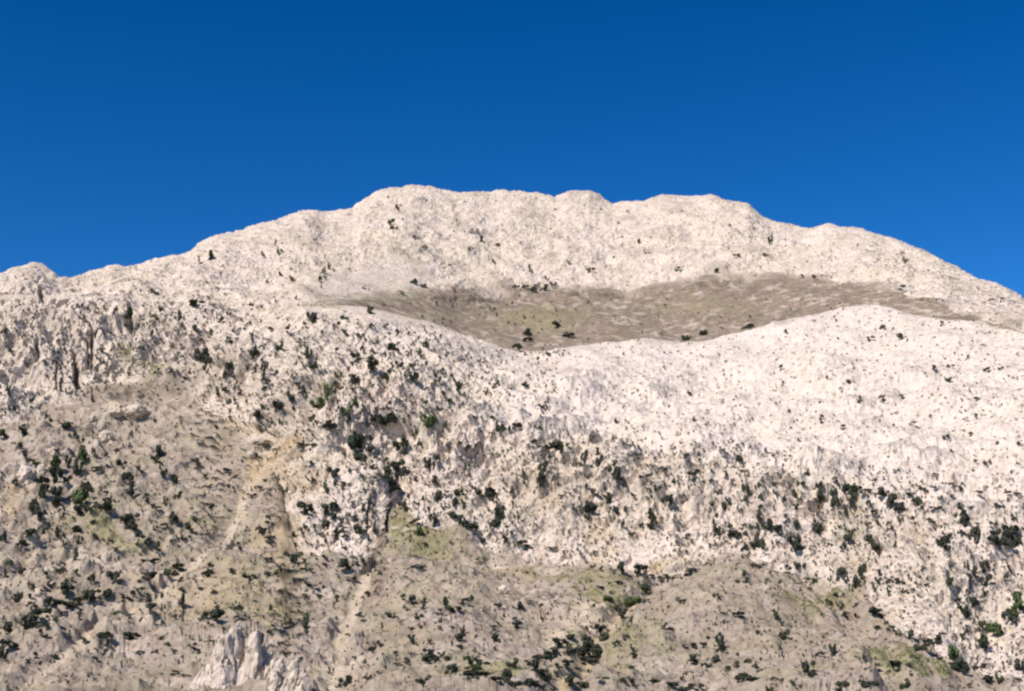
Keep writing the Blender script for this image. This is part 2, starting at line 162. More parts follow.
def terrain_material():
    m, nt, b = new_mat('limestone_mountain'); k = NB(nt)
    P = k.n('ShaderNodeNewGeometry').outputs['Position']
    Pv = k.stretch(P, (1, 1, .45))
    # bare limestone: cream, rose and grey patches, dark upright streaks, pitting
    rock = k.mix(k.ramp(k.noise(P, 1/90, 4), .38, .62), ROCK_A, ROCK_B)
    rock = k.mix(k.ramp(k.noise(Pv, 1/22, 5, .6), .42, .70, 0, .75), rock, ROCK_GREY)
    rock = k.mix(k.ramp(k.noise(Pv, 1/9, 5, .65), .50, .74, 0, .70), rock, ROCK_DIRT)
    rock = k.mix(k.ramp(k.noise(P, 1/4.5, 3, .7), .52, .72, 0, .65), rock, ROCK_WHITE)
    rock = k.mix(k.ramp(k.noise(P, 1/4.2, 4, .7), .55, .68, 0, .8), rock, ROCK_PIT)
    rock = k.mix(k.math('MULTIPLY', k.attr('bleach'), k.ramp(k.noise(P, 1/12, 5, .7), .35, .6, .2, .7)), rock, (.64,.545,.485))
    rock = k.mix(k.math('MULTIPLY', k.ramp(k.noise(P, 1/3.6, 4, .75), .53, .64), k.ramp(k.noise(P, 1/30, 3, .6), .40, .60, .35, .8)), rock, (.36,.285,.21))
    Ps = k.stretch(P, (1, 1, .2))
    streak = k.math('MULTIPLY', k.ramp(k.noise(Ps, 1/5.5, 4, .6), .56, .66), k.ramp(k.noise(P, 1/28, 3, .6), .44, .58))
    rock = k.mix(k.math('MULTIPLY', streak, k.attr('wall')), rock, (.17,.145,.11))
    pit = k.ramp(k.vor(k.stretch(P, (1,1,.6)), 1/6.5), .16, .34, 1, 0)
    rock = k.mix(k.math('MULTIPLY', pit, k.ramp(k.noise(P, 1/16, 3, .6), .42, .58, .1, .9)), rock, (.22,.165,.115))
    # scree and dry soil
    soil = k.mix(k.ramp(k.noise(P, 1/40, 4), .38, .62), SOIL_A, SOIL_B)
    soil = k.mix(k.ramp(k.noise(P, 1/11, 5, .62), .46, .66, 0, .8), soil, SOIL_OLIVE)
    soil = k.mix(k.ramp(k.noise(P, 1/17, 5, .65), .47, .60, 0, .75), soil, (.14,.112,.088))
    soil = k.mix(k.ramp(k.noise(P, 1/5.5, 4, .7), .50, .68, 0, .8), soil, SOIL_PALE)
    soil = k.mix(k.ramp(k.noise(P, 1/3.2, 4, .7), .56, .72, 0, .7), soil, SOIL_DARK)
    pit2 = k.ramp(k.vor(P, 1/5.0), .14, .34, 1, 0)
    soil = k.mix(k.math('MULTIPLY', pit2, k.ramp(k.noise(P, 1/13, 3, .6), .42, .58, .0, .85)), soil, (.12,.10,.065))
    c = k.mix(k.attr('soil'), rock, soil)
    grass = k.mix(k.ramp(k.noise(P, 1/6, 4, .7), .4, .62), (.205,.18,.085), (.29,.24,.145))
    c = k.mix(k.attr('grass'), c, grass)
    och = k.mix(k.ramp(k.noise(P, 1/7, 4, .7), .4, .6), (.37,.265,.155), (.47,.365,.25))
    c = k.mix(k.attr('ochre'), c, och)
    pale = k.mix(k.ramp(k.noise(P, 1/8, 4, .7), .4, .6), (.50,.40,.305), (.43,.34,.24))
    c = k.mix(k.attr('pale'), c, pale)
    nt.links.new(c, b.inputs['Base Color'])
    h = k.math('ADD', k.noise(Pv, 1/6, 8, .68), k.math('MULTIPLY', k.vor(P, 1/3.0), .35))
    bp = k.n('ShaderNodeBump'); bp.inputs['Strength'].default_value = .55; bp.inputs['Distance'].default_value = 2.4
    nt.links.new(h, bp.inputs['Height']); nt.links.new(bp.outputs[0], b.inputs['Normal'])
    return m
ROCK_A, ROCK_B = (.615,.505,.43), (.60,.495,.395)
ROCK_GREY, ROCK_DIRT, ROCK_WHITE, ROCK_PIT = (.46,.38,.32), (.36,.275,.18), (.65,.55,.485), (.19,.145,.11)
SOIL_A, SOIL_B, SOIL_OLIVE, SOIL_PALE, SOIL_DARK = (.245,.182,.135), (.225,.168,.13), (.175,.135,.075), (.39,.305,.235), (.085,.062,.042)

def leaf_material(name, a, bcol, c):
    m, nt, b = new_mat(name); k = NB(nt)
    oi = k.n('ShaderNodeObjectInfo').outputs['Random']
    P = k.n('ShaderNodeNewGeometry').outputs['Position']
    cc = k.mix(k.ramp(k.noise(P, 1/1.6, 3), .4, .62), a, bcol)
    cc = k.mix(k.ramp(k.noise(P, 1/14, 2), .45, .65), cc, c)
    cc = k.mix(k.math('MULTIPLY', oi, .45), cc, c)
    nt.links.new(cc, b.inputs['Base Color'])
    return m
M_ROCK = terrain_material()
M_SHRUB = leaf_material('shrub_leaves', (.052,.060,.040), (.038,.048,.037), (.070,.070,.047))
M_GREEN = leaf_material('fresh_green_leaves', (.085,.115,.045), (.055,.085,.035), (.11,.13,.055))
M_DRY = leaf_material('dry_scrub', (.15,.125,.085), (.105,.09,.06), (.19,.155,.10))
M_GRASS = leaf_material('grass_blades', (.17,.19,.07), (.12,.155,.05), (.22,.20,.10))
M_BARK = leaf_material('bark', (.10,.075,.055), (.07,.055,.04), (.12,.09,.07))

# ---------------------------------------------------------------- terrain: survey lines (bearing column -> elevation row, distance)
def curve(pts, u, sig):
    pts = sorted(pts); x, y = zip(*pts); v = np.interp(u, x, y)
    return np.interp(u, UU, blur1(np.interp(UU, x, y), sig)) if sig else v
UU = np.arange(-560, 1640, 1.0)
u = np.concatenate([np.arange(-500, -12, 4), np.arange(-12, 1036, .85), np.arange(1036, 1540, 4)])
B = curve([(-500,520),(-200,450),(0,418),(60,402),(100,390),(150,376),(190,388),(225,425),(266,446),(280,470),(290,525),(302,545),(330,553),(370,553),(385,518),(400,508),(420,530),(500,545),(580,555),(640,568),(670,577),(720,560),(770,566),(820,576),(870,605),(900,640),(940,662),(1024,690),(1300,705),(1540,705)], u, 3)
DSL = lambda v: np.interp(v, [340,376,400,446,500,545,577,640,691], [1500,1430,1370,1260,1140,1060,1010,830,640])
Db = DSL(B) + curve([(-500,0),(290,0),(330,-25),(380,0),(850,0),(940,70),(1024,200),(1540,200)], u, 10)
T = curve([(-500,420),(-200,340),(0,318),(100,305),(200,322),(250,352),(300,362),(400,378),(500,420),(600,440),(700,458),(800,480),(900,495),(1024,510),(1300,560),(1540,600)], u, 14)
Dt = curve([(-500,1420),(0,1540),(100,1590),(200,1500),(300,1290),(400,1240),(500,1185),(600,1160),(700,1130),(800,1100),(900,1060),(1024,1010),(1300,980),(1540,960)], u, 20)
R = curve([(-500,380),(-200,315),(0,300),(60,297),(100,290),(200,290),(260,318),(300,309),(340,304),(365,307),(400,316),(440,327),(460,335),(480,342),(500,347),(520,349),(540,347),(560,343),(600,339),(640,340),(670,342),(685,341),(720,335),(760,328),(800,317),(830,309),(850,306),(900,309),(950,316),(1024,333),(1100,350),(1300,430),(1540,520)], u, 3)
Dr = curve([(-500,1520),(0,1630),(100,1670),(200,1640),(260,1520),(300,1490),(400,1520),(520,1560),(640,1600),(760,1620),(850,1660),(950,1600),(1024,1530),(1300,1400),(1540,1300)], u, 20)
q = curve([(-560,0),(322,0),(368,1),(860,1),(960,.7),(1024,.6),(1300,0)], u, 10)
S = R - curve([(-500,4),(285,4),(345,4),(385,13),(440,31),(520,56),(600,46),(640,49),(685,56),(750,49),(800,35),(850,22),(900,14),(950,6),(1024,3),(1540,4)], u, 8)
Ds = Dr + curve([(-500,20),(285,25),(345,130),(440,260),(520,320),(640,330),(760,310),(850,220),(950,130),(1024,90),(1540,40)], u, 16)
Y = curve([(-500,410),(-300,345),(-120,300),(-60,286),(0,274),(15,266.6),(30,264.7),(43,267),(49,272),(58,278),(68,279),(83,276),(103,271),(113,266.5),(132,267.7),(139,268),(150,262),(169,255),(188,249),(196,242),(211,236),(226,232),(241,229),(250,225),(265,220),(280,216),(299,210.6),(314,210),(325,212),(340,207.6),(352,205.8),(363,198),(378,192),(393,187),(412,185),(431,185),(449,189),(461,191.5),(476,189.6),(491,191.5),(502,189),(519,189.6),(537,194.5),(555,198),(568,193),(590,192.6),(602,198),(613,203),(628,200),(643,200),(662,195),(688,195),(711,196),(733,201),(748,203),(761,213),(773,221),(788,224.6),(806,226.5),(825,223),(840,227),(863,229),(882,234.7),(901,241),(919,249),(938,258),(957,268.6),(976,279),(995,284),(1024,298),(1100,330),(1300,430),(1540,540)], u, 1.2)
Dy = curve([(-500,1700),(0,1790),(100,1850),(200,1950),(300,2080),(400,2230),(600,2330),(760,2280),(900,2120),(1024,1960),(1300,1800),(1540,1650)], u, 20)
one = np.ones_like(u)
D1 = 640 + curve([(-560,0),(800,0),(1024,160),(1640,160)], u, 20)
Vm = B*.5+691*.5
keys = [(745*one, 400*one), (691*one, D1),
        (Vm, DSL(Vm)*.7+(Db+D1)*.15+.0), (B, Db), (T, Dt), (R, Dr),
        (R+14*q-1.3*(1-q), Dr+70*q+6*(1-q)), (R+1.5*q-2.6*(1-q), Dr+130*q+12*(1-q)), (S, Ds), (S*.5+Y*.5, Ds*.55+Dy*.45), (Y, Dy), (Y+45, Dy+330), (660*one, 5200*one)]
rows_per = [30, 150, 190, 210, 170, 9, 12, 75, 70, 80, 14, 10]
names_seg = [0,0,0,1,1,1,2,2,3,3,3,3]
V, D, seg, tt = [], [], [], []
for i, n in enumerate(rows_per):
    (v0, d0), (v1, d1) = keys[i], keys[i+1]
    for j in range(n):
        t = j/n; V.append(v0*(1-t)+v1*t); D.append(d0*(1-t)+d1*t); seg.append(names_seg[i]); tt.append(i+t)
V.append(keys[-1][0]); D.append(keys[-1][1]); seg.append(3); tt.append(12)
V = np.array(V); D = np.array(D); seg = np.array(seg); tt = np.array(tt)
NR, NC = V.shape
s_ = (tt[:,None]-1)/2
slope = DSL(V) + s_*(Db-DSL(B))[None,:] + (1-s_)*(D1-640)[None,:]
D = np.where((tt[:,None] >= 1) & (tt[:,None] <= 3), slope, D)
D = D*.35 + .65*blur1(D, 5.0, axis=0)           # round the breaks of slope
cp, sp = math.cos(PITCH), math.sin(PITCH)
def ray(px, py):
    x = (px-W/2)/F; y = -(py-H/2)/F
    d = np.stack([x+0*y, cp-y*sp+0*x, sp+y*cp+0*x], -1)
    return d/np.hypot(d[...,0], d[...,1])[...,None]
UUg = np.broadcast_to(u, V.shape)
P = ray(UUg, V)*D[..., None]
base = P.copy()
# base normal, pointing outwards (to the viewer / up)
sm = np.stack([blur1(blur1(P[...,k], 6, 0), 6, 1) for k in range(3)], -1)
du = np.gradient(sm, axis=1); dv = np.gradient(sm, axis=0)
N = np.cross(du, dv); N /= np.linalg.norm(N, axis=-1, keepdims=True)+1e-9
N = np.where((N[...,2:3] < 0) & (seg[:,None,None] != 9), -N, N)

# ---------------------------------------------------------------- ground cover, laid out on the slopes
def inside(poly, x, y):
    c = np.zeros(x.shape, bool); j = len(poly)-1
    for i in range(len(poly)):
        xi, yi = poly[i]; xj, yj = poly[j]
        c ^= ((yi > y) != (yj > y)) & (x < (xj-xi)*(y-yi)/((yj-yi) if yj != yi else 1e-9)+xi)
        j = i
    return c
def blob(x, y, cx, cy, rx, ry, a=0.0):
    ca, sa = math.cos(math.radians(a)), math.sin(math.radians(a))
    dx, dy = x-cx, y-cy
    return np.clip(1.25-np.sqrt(((dx*ca+dy*sa)/rx)**2+((-dx*sa+dy*ca)/ry)**2), 0, 1)
def trail(x, y, pts):
    out = np.zeros(x.shape)
    for (x0,y0,w0), (x1,y1,w1) in zip(pts[:-1], pts[1:]):
        L2 = (x1-x0)**2+(y1-y0)**2
        t = np.clip(((x-x0)*(x1-x0)+(y-y0)*(y1-y0))/L2, 0, 1)
        d = np.hypot(x-x0-t*(x1-x0), y-y0-t*(y1-y0)); w = (w0+t*(w1-w0))/2
        out = np.maximum(out, np.clip(1.5-d/w, 0, 1))
    return out
fp = base.reshape(-1,3)
def Pn(scale, seed, zs=1.0): return perlin(fp*np.array([1/scale,1/scale,zs/scale]), seed).reshape(V.shape)
n60, n25, n10, n5 = Pn(60,1), Pn(25,2), Pn(10,3), Pn(4.5,4)
wx = UUg + 14*n60 + 8*Pn(22,11) + 4*Pn(8,12); wy = V + 9*Pn(60,13) + 6*Pn(22,14) + 3*Pn(8,15)
segg = np.broadcast_to(seg[:,None], V.shape); ttg = np.broadcast_to(tt[:,None], V.shape)
# distance in rows below the cliff foot (positive on the slopes)
foot = V - B[None,:]
soil = smooth(-5, 10, foot + 14*n25 + 8*n10) * (ttg < 3.2)
soil *= .80 + .35*np.clip(n25*1.5, -1, 1)
rocky_left = inside([(-30,430),(60,405),(150,430),(215,425),(235,470),(190,560),(150,640),(40,640),(-30,600)], wx, wy)*1.0
outcrop = np.clip(1.6*n25 + 1.4*n10 + .15, 0, 1)
soil = np.where(ttg < 3.2, soil*(1-outcrop*np.where(rocky_left > 0, .6, .38)), soil)
soil = np.where((segg == 2) | ((ttg > 5) & (ttg < 8)), np.clip(q[None,:]*1.5, 0, 1)*(1-np.clip(n10*1.1+n25*.8-.1, 0, .5)), soil)
up = (ttg >= 8)
soil = np.where(up, np.clip(smooth(1, -.15, ((S[None,:]-V) - 5*n25 - 4*n60)/np.interp(u,[340,460,800,880,940,1024],[5,14,14,8,3,2])[None,:])*q[None,:]*np.interp(u,[400,460,860,930],[.5,1,1,.6])[None,:] + np.clip(n60*1.2-.28, 0, .25), 0, 1), soil)
soil = np.where((ttg > 3.2) & (ttg < 5), np.clip(n25*.9 + n60*.6-.38, 0, .5), soil)
soil = np.maximum(soil, .9*(blob(wx, wy, 130, 392, 85, 16, -8)))
soil *= 1-.85*np.maximum.reduce([blob(UUg, V, 135, 410, 12, 8), blob(UUg, V, 112, 411, 9, 6), blob(UUg, V, 30, 474, 12, 8)])
green = np.maximum.reduce([
    .95*blob(wx, wy, 402, 527, 20, 17, -30), .6*blob(wx, wy, 425, 545, 45, 14), .55*blob(wx, wy, 555, 572, 45, 10, 20), .75*blob(wx, wy, 600, 590, 35, 16, 30),
    .8*blob(wx, wy, 800, 615, 22, 16), .45*blob(wx, wy, 830, 590, 35, 14, 30), .7*blob(wx, wy, 128, 348, 9, 13), .7*blob(wx, wy, 152, 362, 22, 10, 20),
    .55*blob(wx, wy, 153, 376, 12, 8), .5*blob(wx, wy, 110, 530, 50, 20, 20), .45*blob(wx, wy, 45, 322, 16, 6), .55*blob(wx, wy, 310, 560, 26, 12),
    .5*blob(wx, wy, 320, 390, 12, 12), .45*blob(wx, wy, 370, 492, 8, 14), .5*blob(wx, wy, 470, 512, 6, 14), .35*blob(wx, wy, 640, 640, 60, 26, -35),
    .6*blob(wx, wy, 540, 318, 60, 14), .4*blob(wx, wy, 700, 305, 70, 10), .35*blob(wx, wy, 440, 312, 30, 8), .55*blob(wx, wy, 309, 273, 8, 6), .5*trail(wx, wy, [(382,232,3),(400,245,4),(420,266,9)]), .4*trail(wx, wy, [(265,322,4),(300,306,4),(345,300,8),(420,298,5)]),  # both trails draw rock creases in the grass tint
    .35*blob(wx, wy, 880, 672, 80, 14), .4*blob(wx, wy, 660, 575, 60, 8, -15), .45*blob(wx, wy, 470, 675, 120, 12), .4*blob(wx, wy, 850, 520, 14, 26), .35*blob(wx, wy, 552, 258, 8, 6),
    .35*blob(wx,wy,250,600,60,30), .4*blob(wx,wy,300,455,34,9), .3*blob(wx,wy,180,520,50,20), .35*blob(wx,wy,600,630,60,20,-40)])
green = np.clip(green*(1+1.2*n10+.8*n5) + (ttg < 3)*smooth(0, 15, foot)*np.clip(.8*Pn(45,61)+.6*n10-.02, 0, .35), 0, 1)
ochre = np.maximum.reduce([
    .95*trail(.5*wx+.5*UUg, .5*wy+.5*V, [(316,438,9),(290,450,20),(258,468,20),(247,492,13),(240,512,8)]), .5*trail(wx, wy, [(225,420,8),(270,440,14),(300,450,10)]),
    .95*trail(UUg+2*n10, V, [(558,705,9),(572,672,8),(588,648,7),(612,622,5),(640,590,4)]), .8*blob(wx, wy, 10, 505, 11, 24), .45*blob(wx, wy, 22, 490, 20, 8), .75*blob(wx, wy, 60, 684, 50, 9, -12),
    .55*trail(wx, wy, [(590,500,5),(591,530,10),(597,560,14)]), .65*blob(wx, wy, 665, 560, 38, 9, -14), .5*blob(wx, wy, 600, 535, 14, 28), .35*blob(wx, wy, 560, 510, 45, 30),
    .55*blob(wx, wy, 848, 558, 10, 13), .45*blob(wx, wy, 872, 588, 12, 22), .5*blob(wx, wy, 915, 543, 14, 20), .4*blob(wx, wy, 360, 675, 10, 30), .4*blob(wx, wy, 292, 525, 12, 12),
    .5*blob(wx, wy, 198, 680, 16, 6, -20), .35*blob(wx, wy, 325, 388, 10, 8), .3*blob(wx, wy, 430, 490, 20, 14), .3*blob(wx, wy, 740, 540, 30, 14), .5*blob(wx,wy,275,535,34,20), .5*blob(wx,wy,290,475,28,26), .35*blob(wx,wy,200,600,80,30), .3*blob(wx,wy,520,560,90,12), .4*blob(wx,wy,640,470,10,14)])
ochre = np.clip(ochre*(1+1.0*n10+.6*n5), 0, 1)
pxw = UUg + 3*Pn(22,11) + .8*Pn(8,12); pyw = V + 2*Pn(22,14) + .6*Pn(8,15)
path_a = trail(pxw, pyw, [(330,705,24),(336,668,20),(340,640,17),(350,615,13),(358,595,10),(368,578,8),(388,560,6)])
path_b = trail(pxw, pyw, [(-10,712,11),(45,664,8),(88,636,6),(125,613,5),(160,592,5),(190,565,6),(222,540,6),(243,505,7),(250,480,6)])
pale = np.maximum.reduce([.95*path_a, 1.0*path_b, .8*trail(pxw, pyw, [(500,590,3),(520,601,6),(545,603,4)]), .8*blob(wx, wy, 503, 588, 7, 7), .7*trail(wx, wy, [(560,640,24),(590,612,30),(600,600,16)]),
    .5*blob(wx, wy, 360, 665, 24, 14), .5*trail(wx, wy, [(180,682,3),(213,660,8)]), .5*blob(wx, wy, 190, 413, 40, 8), .5*blob(wx, wy, 455, 620, 14, 7), .8*blob(UUg, V, 135, 410, 12, 8), .6*blob(UUg,V,112,411,9,6)])
pale = np.clip(pale*(1.15+.4*n5), 0, 1)

# ---------------------------------------------------------------- relief
rockm = 1-np.clip(soil+.6*green, 0, 1)
wall = smooth(0, 1, ttg-2.9)*smooth(4.3, 3.8, ttg)                  # the steep band
leftwall = smooth(230, 120, UUg)*smooth(3.0, 3.4, ttg)
summit = smooth(7.9, 8.4, ttg)
cl = np.clip
lump, lump2 = worley(fp*np.array([1/17,1/17,1/26]) + .35*np.stack([n10.ravel()]*3, -1), 21)
crag = cl((lump2-lump).reshape(V.shape), 0, .5)
small, small2 = worley(fp*np.array([1/6.5,1/6.5,1/10]) + .4*np.stack([n5.ravel()]*3, -1), 22)
cragS = cl((small2-small).reshape(V.shape), 0, .5)
rid = lambda n: 1-2*np.abs(n)
# ribs and gullies run down the wall
ang = fp.copy(); ang[:,2] *= .22
rib = rid(perlin(ang/48 + .5*np.stack([n60.ravel()]*3,-1), 31).reshape(V.shape)*1.6)
rib2 = rid(perlin(ang/17 + .4*np.stack([n25.ravel()]*3,-1), 32).reshape(V.shape)*1.6)
def F_(sx, sz, seed): return facets(fp*np.array([1/sx,1/sx,1/sz]) + .22*np.stack([n10.ravel(), n5.ravel(), n10.ravel()], -1), seed).reshape(V.shape)
fac1, fac2, fac3 = F_(24, 40, 51), F_(10.5, 17, 52), F_(4.8, 7, 53)
h = np.zeros(V.shape)
bleach = smooth(380, 640, UUg+120*n60)*smooth(3.55, 4.3, ttg+.35*n25+.2*n60)*(ttg < 5.4)
amp_big = .35 + 1.0*wall + .15*leftwall
h += (12*n60*1.4 + 4*Pn(120,33)*3)*np.where(up, .55, 1)*np.where(ttg < 2.9, .7, 1)
h += amp_big*(7*(rib-.4) + 3.6*(rib2-.4))*(.3+.7*rockm)
h += (.42+.58*rockm)*(.65+.55*wall+.1*leftwall)*(2.4*(crag-.25) + 1.0*(cragS-.25) + 4.6*fac1 + 2.2*fac2 + 1.0*fac3)*(1-.5*bleach)*(1-.4*leftwall)*(1-.5*summit)
h += (.35+.65*rockm)*(2.6*n25 + 1.6*n10 + .9*n5)
groove = np.clip(1-7*np.abs(perlin(fp*np.array([1/13,1/13,1/60])+.3*np.stack([n10.ravel()]*3,-1), 41).reshape(V.shape)), 0, 1)*np.clip(Pn(26,42)*4+.5, 0, 1)
groove2 = np.clip(1-6*np.abs(perlin(fp*np.array([1/7,1/7,1/25])+.3*np.stack([n5.ravel()]*3,-1), 43).reshape(V.shape)), 0, 1)*np.clip(Pn(18,44)*4+.3, 0, 1)
h -= np.clip(wall+.8*leftwall+.25*summit, 0, 1)*rockm*(1-.6*bleach)*(4.5*groove+2.2*groove2)
track = np.clip(np.maximum(path_a, path_b)*1.4, 0, 1)
h *= 1-.4*track*(ttg < 3)
knob = np.clip(n10*1.6+.9*n25, 0, 1)*(ttg < 3)*(1-track)
h += 3.6*knob*(.7+.8*rocky_left)
h += (.3+.7*rockm)*(.9*Pn(2.2,5) + 1.2*(rid(Pn(7,6))-.6))
# the ravine, side gullies and rounded hills of the lower slopes
ravine = trail(UUg+5*n25, V, [(540,720,34),(590,660,30),(622,610,24),(655,578,16),(700,562,10)])
h -= 6*smooth(0, 1, ravine)
h -= 2.5*smooth(0, 1, trail(UUg+5*n25, V, [(330,720,30),(345,640,22),(360,590,18),(392,545,12)]))
h -= 3*smooth(0, 1, trail(UUg+5*n25, V, [(150,600,16),(215,545,20),(247,495,22),(262,465,24)]))
h -= 3*smooth(0, 1, trail(UUg+5*n25, V, [(-10,700,20),(60,655,16),(130,612,12)]))
h -= 7*smooth(0, 1, trail(UUg+5*n25, V, [(800,572,10),(835,600,22),(872,650,26),(900,700,30)]))
h += 13*smooth(0, 1.2, blob(wx, wy, 445, 605, 90, 45)) + 15*smooth(0, 1.2, blob(wx, wy, 725, 610, 85, 55)) + 8*smooth(0, 1.2, blob(wx, wy, 240, 590, 60, 40))
# fractures and shaded clefts seen on the left wall and under the summit basin
def cleft(x0,y0,x1,y1,w,depth):
    return 1.6*depth*cl(trail(UUg+1.0*n10*2, V, [(x0,y0,w*.7),(x1,y1,w)]), 0, 1)
for c in [(74,347,79,374,6,14),(76,374,77,384,4,9),(92,330,92,362,4,9),(88,338,88,362,3,7),(42,287,45,299,8,16),(56,298,64,303,6,10),(60,302,63,306,6,8),
          (131,310,129,322,4,7),(386,480,387,530,3,8),(370,500,376,535,3,6),(874,538,880,552,6,9),(868,533,872,546,3,6),(514,289,536,290,3,6),(537,288,541,284,5,8),
          (115,306,117,316,4,6),(57,360,57,385,3,6),(61,372,62,386,3,7),(37,344,38,352,5,7),(93,395,94,402,4,4)]:
    h -= cleft(*c)
damp = 1-.3*np.exp(-((ttg-10)/.55)**2)                 # keep the crest line
damp *= 1-.55*np.exp(-((ttg-5)/.28)**2)*(q[None,:] > .1)
damp *= smooth(0, .9, ttg)
damp *= np.where((ttg > 5.05) & (ttg < 7.9), .35, 1)
damp *= 1-.8*smooth(290, 320, UUg)*smooth(450, 410, UUg)*smooth(4.8, 5.0, ttg)*smooth(8.9, 8.4, ttg)
h *= damp
back = ttg > 11
h[back] *= 3
P = base + N*h[...,None]
v3 = P.reshape(-1,3)

# ---------------------------------------------------------------- split into the land forms and build
idx = np.arange(NR*NC).reshape(NR, NC)
quads = np.stack([idx[:-1,:-1], idx[:-1,1:], idx[1:,1:], idx[1:,:-1]], -1).reshape(-1,4)
fseg = np.broadcast_to(seg[:-1,None], (NR-1, NC-1)).ravel().copy()
pm = np.maximum(path_a, path_b)[:-1,:-1].ravel()
fseg[(pm > .62) & (fseg == 0)] = 4
fseg[(fseg == 4) & (path_b[:-1,:-1].ravel() > path_a[:-1,:-1].ravel())] = 5
fn = np.cross(v3[quads[:,1]]-v3[quads[:,0]], v3[quads[:,3]]-v3[quads[:,0]])
vn = np.zeros_like(v3)
for k in range(4): np.add.at(vn, quads[:,k], fn)
vn /= np.linalg.norm(vn, axis=1, keepdims=True)+1e-9
for s, nm in enumerate(['hillside', 'cliff', 'hanging_valley', 'mountain', 'path', 'path']):
    f = quads[fseg == s]
    ids, inv = np.unique(f, return_inverse=True)
    me = mesh_from(nm, v3[ids], inv.reshape(f.shape), M_ROCK)
    for a, arr in (('soil', soil), ('grass', green), ('ochre', ochre), ('pale', pale), ('bleach', bleach), ('wall', np.clip(wall*(.75-.3*bleach)+.3*leftwall+.08*smooth(8.3,8.8,ttg), 0, 1))):
        set_attr(me, a, arr.ravel()[ids])
    me.normals_split_custom_set_from_vertices(np.ascontiguousarray(vn[ids], np.float32).tolist()) if s in (1,2,3,4,5,0) else None
    tag(link(nm, me), kind='structure')

# ---------------------------------------------------------------- where things stand on the land
rel = v3.copy()
cz = rel[:,1]*cp + rel[:,2]*sp
PX = W/2 + F*rel[:,0]/cz
PY = H/2 - F*(-rel[:,1]*sp + rel[:,2]*cp)/cz
rr = np.linalg.norm(rel, axis=1)
ok = (PX > -20) & (PX < W+20) & (PY > 100) & (PY < H+30) & np.broadcast_to(ttg < 10.05, V.shape).ravel()
cell = {}
ix = np.floor(PX[ok]/2).astype(int); iy = np.floor(PY[ok]/2).astype(int); ii = np.nonzero(ok)[0]
order = np.argsort(-rr[ii])
near = np.full((400, 600), -1, np.int64)
near[iy[order], ix[order]+12] = ii[order]               # nearest surface wins
def stand(px, py):
    """point of the visible land in the direction px, py"""
    a, b_ = int(py//2), int(px//2)+12
    for r in (0, 1, 2, 4):
        w = near[max(a-r,0):a+r+1, max(b_-r,0):b_+r+1].ravel(); w = w[w >= 0]
        if len(w):
            if r: w = w[rr[w] < rr[w].min()*1.03]
            k = w[np.argmin((PX[w]-px)**2+(PY[w]-py)**2)]
            return v3[k], rr[k], k
    return None

# ---------------------------------------------------------------- shrubs
def leaf_clump(n, lobes, leaf, seed, flat=.85, core=True):
    """crown: leaf-sized quads spread through several overlapping lobes, unit size (width 1, height ~1, base z=0)"""
    r = np.random.default_rng(seed)
    cen = np.column_stack([r.uniform(-.38,.38,lobes), r.uniform(-.38,.38,lobes), r.uniform(.2,.78,lobes)])
    rad = r.uniform(.13,.27,lobes)
    vs, fs = [], []
    li = r.integers(0, lobes, n); d = r.normal(size=(n,3)); d /= np.linalg.norm(d,axis=1)[:,None]
    p = cen[li]+d*(rad[li]*r.uniform(.55,1.12,n))[:,None]
    p[:,2] = np.clip(p[:,2], .03, 2)*flat
    t1 = np.cross(d+r.normal(size=(n,3))*.7, r.normal(size=(n,3))); t1 /= np.linalg.norm(t1,axis=1)[:,None]
    t2 = np.cross(d+r.normal(size=(n,3))*.6, t1); t2 /= np.linalg.norm(t2,axis=1)[:,None]
    s = (leaf*r.uniform(.6,1.3,n))[:,None]
    v = np.stack([p-t1*s-t2*s*.6, p+t1*s-t2*s*.5, p+t1*s*.8+t2*s*.7, p-t1*s*.7+t2*s*.6], 1).reshape(-1,3)
    return v, np.arange(4*n).reshape(n,4)
SHR = []
for k in range(8):
    v, f = leaf_clump(260, 5+k % 3, .11, 40+k)
    SHR.append((mesh_from('shrub', v, f, M_SHRUB, False), mesh_from('green_shrub', v, f, M_GREEN, False)))
shrubs = []
for ox, oy, sc, txt in SURVEY:
    for e in txt.split(','):
        w = e.split(); x, y, bw, bh = (float(a) for a in w[:4])
        px, py, bw, bh = ox+x/sc, oy+y/sc, bw/sc, bh/sc
        g = len(w) > 4
        n = 2 if bh > 2.4*bw else 1
        for j in range(n):
            shrubs.append((px, py+(j-(n-1)/2)*bh/n, bw, bh/n*1.05, g))
shrubs.sort(key=lambda s: -s[2]*s[3])
seen, keep = [], []
for s in shrubs:                                        # the survey tiles overlap at their borders
    if any(abs(s[0]-t[0]) < .3*max(s[2],t[2]) and abs(s[1]-t[1]) < .3*max(s[3],t[3]) for t in seen): continue
    seen.append(s); keep.append(s)
shrubs = keep
def place(px, py, bw, bh):
    r = stand(px, py+bh*.42)
    if r is None: return None
    p, dist, k = r
    m = dist/F
    return np.array([p[0], p[1], p[2]])-np.array([p[0], p[1], 0])/dist*(.15*bw*m), bw*m, bh*m, k

